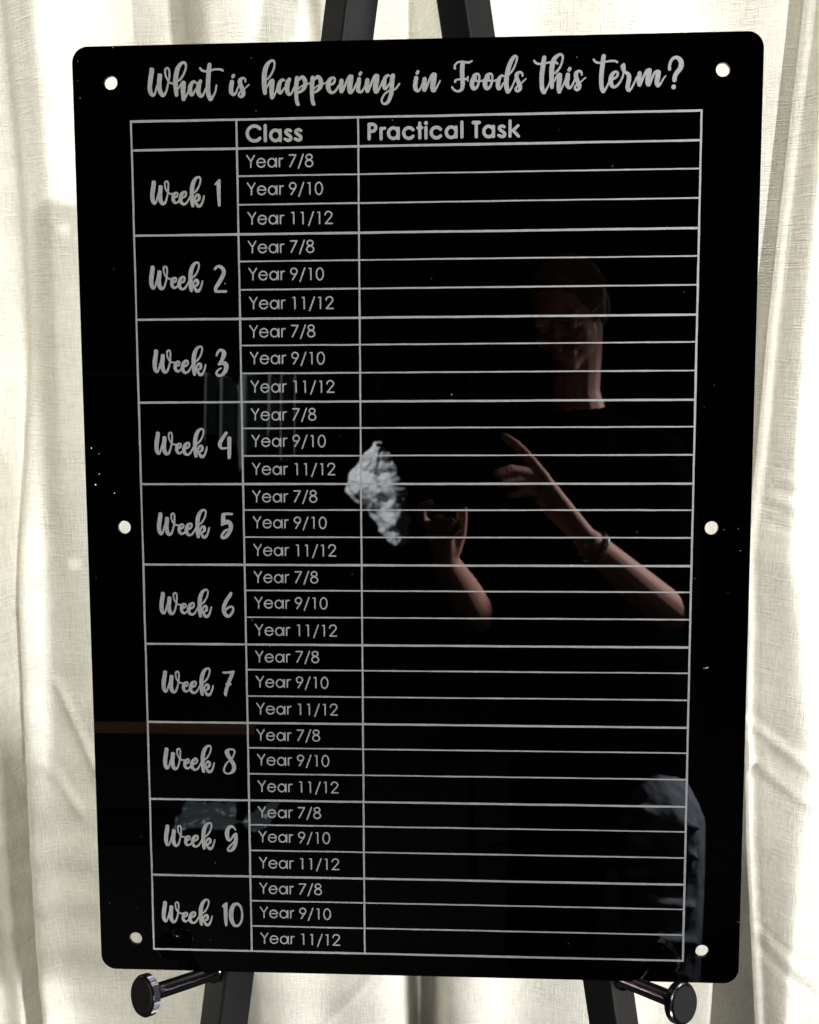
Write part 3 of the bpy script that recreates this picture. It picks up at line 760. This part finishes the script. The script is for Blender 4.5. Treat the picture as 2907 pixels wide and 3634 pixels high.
person = empty('person', (0, 0, 0))
tag(person, 'person in a black top and grey-blue trousers holding up a phone in both hands', 'person')
hc = Vector((.292, -1.155, 1.585))                                        # head centre
look = (CW + Vector((0, 0, -.05)) - hc).normalized()
hx = look.cross(Vector((0, 0, 1))).normalized(); hz = hx.cross(look).normalized()
HR = Matrix((hx, look, hz)).transposed()                                   # head frame: x right, y forward, z up


def hp(x, y, z): return hc + HR @ Vector((x, y, z))


bm = bmesh.new()
ellipsoid_bm(bm, hp(0, -.012, .030), .072, .092, .085, HR)
ellipsoid_bm(bm, hp(0, .022, -.030), .058, .062, .078, HR)
capsule_bm(bm, hp(0, .070, -.088), hp(0, .060, -.080), .022, .030)          # chin
capsule_bm(bm, hp(0, .082, .012), hp(0, .106, -.030), .008, .014)           # nose
capsule_bm(bm, hp(-.020, .082, -.058), hp(.020, .082, -.058), .009, .009)   # mouth
capsule_bm(bm, hp(-.040, .070, .022), hp(.040, .070, .022), .013, .013)     # brow
for s in (-1, 1):
    capsule_bm(bm, hp(s * .044, .062, -.026), hp(s * .030, .070, -.032), .020, .018)   # cheek
    capsule_bm(bm, hp(s * .074, -.008, .020), hp(s * .072, -.004, -.022), .012, .008)  # ear
    ellipsoid_bm(bm, hp(s * .030, .072, .004), .013, .012, .010, HR)                    # eye
chain(bm, [(*hp(0, -.02, -.05), .055), (.315, -1.215, 1.42, .052), (.325, -1.232, 1.335, .072), (.326, -1.235, 1.27, .075)])
chain(bm, [(.325, -1.25, 1.30, .088), (.335, -1.25, 1.12, .115), (.35, -1.26, .95, .12), (.36, -1.27, .80, .13)])
for sx in (-.07, .07): chain(bm, [(.325 + sx, -1.24, 1.29, .075), (.335 + sx, -1.25, 1.1, .085), (.36 + sx, -1.27, .82, .095)])
# arms and hands
chain(bm, [(.325, -1.24, 1.31, .06), (.490, -1.225, 1.275, .058), (.505, -1.14, 1.10, .046), (.474, -1.02, .938, .040), (.40, -.96, .99, .037), (.29, -.872, 1.075, .026)])
chain(bm, [(.325, -1.24, 1.31, .06), (.160, -1.235, 1.275, .058), (.120, -1.15, 1.10, .046), (.083, -1.02, .93, .040), (.052, -.94, .985, .035), (.022, -.868, 1.035, .026)])
for q in ((.205, -.838, 1.185), (.203, -.846, 1.163), (.208, -.855, 1.145)):
    capsule_bm(bm, (.285, -.869, 1.08), q, .022, .015)
chain(bm, [(.205, -.838, 1.19, .013), (.172, -.828, 1.232, .0105), (.150, -.823, 1.254, .0095), (.129, -.820, 1.268, .008)])
chain(bm, [(.203, -.846, 1.178, .013), (.170, -.822, 1.203, .0105), (.138, -.800, 1.205, .0095), (.113, -.786, 1.196, .008)])
chain(bm, [(.207, -.852, 1.165, .013), (.180, -.832, 1.185, .0105), (.150, -.812, 1.187, .0095), (.122, -.796, 1.178, .008)])
chain(bm, [(.212, -.858, 1.150, .012), (.190, -.842, 1.165, .009), (.165, -.824, 1.165, .0085), (.138, -.806, 1.158, .007)])
chain(bm, [(.262, -.872, 1.10, .017), (.215, -.872, 1.15, .014), (.165, -.835, 1.185, .011), (.118, -.800, 1.20, .009)])
for q in ((-.004, -.846, 1.092), (.010, -.838, 1.088), (.024, -.834, 1.085)):
    capsule_bm(bm, (.022, -.866, 1.04), q, .021, .014)
chain(bm, [(-.006, -.847, 1.095, .012), (-.023, -.828, 1.118, .0100), (-.022, -.800, 1.135, .009), (-.006, -.778, 1.142, .008)])
chain(bm, [(.004, -.842, 1.092, .012), (.002, -.815, 1.110, .0100), (.004, -.785, 1.112, .009), (.012, -.766, 1.116, .008)])
chain(bm, [(.016, -.838, 1.090, .012), (.022, -.812, 1.102, .0095), (.026, -.784, 1.105, .009), (.032, -.764, 1.110, .008)])
chain(bm, [(.028, -.836, 1.086, .011), (.038, -.812, 1.096, .009), (.044, -.788, 1.100, .008), (.048, -.770, 1.106, .007)])
chain(bm, [(.034, -.862, 1.055, .016), (.048, -.850, 1.090, .013), (.052, -.825, 1.125, .011), (.050, -.803, 1.150, .009)])
# legs and feet
for s, kx, fx in ((-1, .27, .25), (1, .468, .488)):
    chain(bm, [(.36 + s * .09, -1.27, .84, .10), (kx, -1.24 if s < 0 else -1.15, .46, .066), (fx, -1.27 if s < 0 else -1.2, .10, .045)])
    chain(bm, [(fx, -1.29, .05, .045), (fx, -1.14, .035, .035)])
body = fused('body', bm, M_skin, person, .0042, 3)

bm = bmesh.new()
ellipsoid_bm(bm, hp(0, -.022, .038), .081, .092, .090, HR)
ellipsoid_bm(bm, hp(0, -.070, -.01), .066, .050, .075, HR)
for k in range(26):
    a = R(-75 + 150 * k / 25); s = math.sin(a)
    capsule_bm(bm, hp(.020 + .02 * s, .066 - abs(s) * .02, .103 - .02 * abs(s)), hp(.078 * s, -.035, .105 - .055 * abs(s)), .006, .013)
hair = fused('hair', bm, M_hair, person, .0045, 1)
bm = bmesh.new()
chain(bm, [(.322, -1.258, 1.365, .070), (.325, -1.245, 1.30, .112), (.335, -1.25, 1.12, .135), (.35, -1.26, .95, .14), (.365, -1.27, .75, .165), (.375, -1.27, .60, .18), (.37, -1.27, .54, .185)])
for sx in (-.08, .08): chain(bm, [(.325 + sx, -1.24, 1.30, .078), (.335 + sx, -1.25, 1.1, .10), (.36 + sx, -1.27, .82, .115), (.375 + sx, -1.27, .62, .125)])
chain(bm, [(.325, -1.24, 1.31, .075), (.492, -1.227, 1.272, .070), (.508, -1.142, 1.10, .060), (.485, -1.035, .948, .052)])
chain(bm, [(.325, -1.24, 1.31, .075), (.158, -1.237, 1.272, .070), (.118, -1.152, 1.10, .060), (.085, -1.035, .938, .052)])
chain(bm, [(.30, -1.27, .60, .14), (.27, -1.25, .40, .115), (.25, -1.27, .16, .10)])  # black cover added over the left leg to stand for its shade
chain(bm, [(.43, -1.26, .90, .12), (.455, -1.235, .72, .125), (.455, -1.225, .58, .118)])
top = fused('black_top_and_leg_shade', bm, M_top, person, .008, 4)
bm = bmesh.new()
chain(bm, [(.43, -1.24, .60, .090), (.468, -1.135, .485, .098), (.478, -1.16, .40, .092), (.488, -1.20, .11, .078)])
for a, b in (((.42, -1.06, .53), (.53, -1.05, .50)), ((.40, -1.05, .47), (.53, -1.06, .44)), ((.40, -1.07, .40), (.52, -1.07, .42)), ((.55, -1.12, .50), (.555, -1.14, .33)), ((.43, -1.045, .36), (.53, -1.09, .33)), ((.45, -1.06, .28), (.54, -1.11, .25)), ((.42, -1.08, .22), (.52, -1.12, .18))):
    capsule_bm(bm, a, b, .014, .006)
chain(bm, [(.29, -1.26, .60, .09), (.27, -1.25, .42, .085), (.25, -1.27, .11, .075)])
trousers = fused('trousers', bm, M_jeans, person, .006, 3)
bm = bmesh.new()
for s in (-1, 1):
    P = [hp(s * .033 + .024 * math.cos(t), .098 - .012 * abs(math.cos(t)), .004 + .019 * math.sin(t)) for t in np.linspace(0, 2 * math.pi, 21)]
    for p, q in zip(P[:-1], P[1:]): capsule_bm(bm, p, q, .0014, .0014, 6)
    capsule_bm(bm, hp(s * .057, .085, .008), hp(s * .080, -.005, .012), .0014, .0014, 6)
capsule_bm(bm, hp(-.009, .100, .008), hp(.009, .100, .008), .0014, .0014, 6)
from_bm('spectacles', bm, M_silver, person, True)
bm = bmesh.new()
wa = Vector((.29, -.872, 1.075)); wd = (Vector((.29, -.872, 1.075)) - Vector((.40, -.96, .99))).normalized(); wx, wy, wz = frame(wd)
P = [wa - wd * .012 + (wx * math.cos(t) + wy * math.sin(t)) * .031 for t in np.linspace(0, 2 * math.pi, 33)]
for p, q in zip(P[:-1], P[1:]): capsule_bm(bm, p - wd * .004, q - wd * .004, .0042, .0042, 8)
ellipsoid_bm(bm, P[4], .012, .012, .012)
from_bm('wristwatch', bm, M_silver, person, True)

# the phone, its lens just behind the camera
bm = bmesh.new()
pc = CW + right * .022 + down * .058 - fwd * .0085
prof = rounded_rect(.072, .150, .010, 6)
f_, b_ = [], []
for x, y in prof:
    f_.append(bm.verts.new(pc + right * (x - .036) + down * (y - .075) + fwd * .004)); b_.append(bm.verts.new(pc + right * (x - .036) + down * (y - .075) - fwd * .004))
bm.faces.new(f_); bm.faces.new(b_[::-1])
for k in range(len(f_)): bm.faces.new((f_[k], f_[(k + 1) % len(f_)], b_[(k + 1) % len(f_)], b_[k]))
bmesh.ops.recalc_face_normals(bm, faces=bm.faces[:])
phone = from_bm('phone', bm, M_phone)
tag(phone, 'black phone held up in both hands of the person', 'phone')
lens = lathe('lens', CW - fwd * .0046, fwd, [(0, .008), (.0015, .0075), (.0012, .006)], M_phone, 24); lens.parent = phone

# dark room: a rack with a white bundle standing in for a bright window and a blue-grey drape, and a wooden bench with a grey cloth
DZ = BZ - .80


def tubes(name, segs, r, m, parent):
    b = bmesh.new()
    for a, c in segs: capsule_bm(b, a, c, r, r, 10)
    return from_bm(name, b, m, parent, True)


rack = empty('clothes_rack', (-.5, -2.5, 0)); tag(rack, 'black metal clothes rack standing in the dark, hung with cloth', 'rack')
for nm, sg in (('rail', [((-1.75, -2.50, 1.735), (.10, -2.50, 1.735))]), ('post', [((-1.75, -2.50, 0.012), (-1.75, -2.50, 1.735))]), ('post', [((.10, -2.50, 0.012), (.10, -2.50, 1.735))]),
               ('hook', [((-.235, -2.5, 1.735), (-.235, -2.5, 1.50)), ((-.235, -2.5, 1.50), (-.235, -2.465, 1.462))]), ('foot_bar', [((-1.75, -2.75, .012), (-1.75, -2.25, .012))]), ('foot_bar', [((.10, -2.75, .012), (.10, -2.25, .012))])):
    place(tubes(nm, sg, .012, M_rack, rack), rack)


def cloth(name, label, cat, pts_fn, nx, nz, m, thick=.004):
    vv = [pts_fn(i / (nx - 1), j / (nz - 1)) for j in range(nz) for i in range(nx)]
    fs = [(j * nx + i, j * nx + i + 1, (j + 1) * nx + i + 1, (j + 1) * nx + i) for j in range(nz - 1) for i in range(nx - 1)]
    o = link_mesh(name, vv, fs, m, smooth=True)
    s = o.modifiers.new('thickness', 'SOLIDIFY'); s.thickness = thick
    tag(o, label, cat); return o


def crumple(x, z, f, seed):
    return mnoise.fractal(Vector((x * f, z * f, seed)), .8, 2.1, 3)


def white_fn(u, v):                          # irregular bundle standing in for a bright window, hung by a narrow neck
    z = 1.475 - v * .375
    c = np.interp(z, [1.10, 1.20, 1.32, 1.42, 1.5, 1.8], [-.165, -.19, -.262, -.245, -.235, -.235])
    h = np.interp(z, [1.10, 1.14, 1.22, 1.30, 1.38, 1.43, 1.47, 1.8], [.02, .05, .075, .115, .085, .05, .008, .006])
    x = c + (u - .5) * 2 * h + .02 * crumple(u, v, 4, 9)
    y = -2.46 + .034 * crumple(x * 10, z * 10, 1.35, 2) * min(1, h / .06) - .06 * ((u - .5) * 2) ** 2
    return (x, y, z)


cloth('bright_window_stand_in', 'crumpled white bundle standing in for a bright window, on the dark clothes rack', 'cloth', white_fn, 46, 90, M_bright_window)


def drape_fn(u, v):
    z = 1.72 - v * .28
    x = -.87 + u * .33
    return (x, -2.47 + .05 * math.sin(u * 31 + 2 * math.sin(u * 7)) + .02 * math.sin(u * 15 + 1), z + (.05 * math.sin(u * 11) + .03 * math.sin(u * 27)) * v)


cloth('hanging_drape', 'pleated blue-grey drape hung from the left of the clothes rack', 'drape', drape_fn, 120, 20, M_drape)
tb = empty('wooden_bench', (-1.05, -2.66, 0)); tag(tb, 'narrow warm brown wooden bench with a low black shelf', 'bench')


def box(name, c, s, m, parent):
    b = bmesh.new(); bmesh.ops.create_cube(b, size=1, matrix=Matrix.Translation(c) @ Matrix.Diagonal((*s, 1)))
    bmesh.ops.bevel(b, geom=b.edges[:], offset=.003, segments=2, affect='EDGES')
    return place(from_bm(name, b, m, parent), parent)


box('tabletop', (-1.08, -2.66, .402), (.74, .07, .034), M_wood, tb)
for x in (-1.40, -.76):
    for y in (-2.70, -2.62): box('leg', (x, y, .1915), (.03, .03, .383), M_rack, tb)
box('shelf', (-1.08, -2.66, .025), (.61, .30, .02), M_rack, tb)


def satin_fn(u, v):
    x = -1.0 + .36 * u; z = .035 + .05 * math.sin(v * math.pi * .55) * (1 - .3 * u)
    return (x, -2.58 - .18 * v + .03 * crumple(u * 2, v * 2, 1.6, 4), z + .025 * crumple(u * 3, v * 3, 1.3, 7) + .02)


cloth('folded_cloth', 'crumpled grey satin cloth on the low shelf of the wooden bench', 'cloth', satin_fn, 40, 30, M_satin)
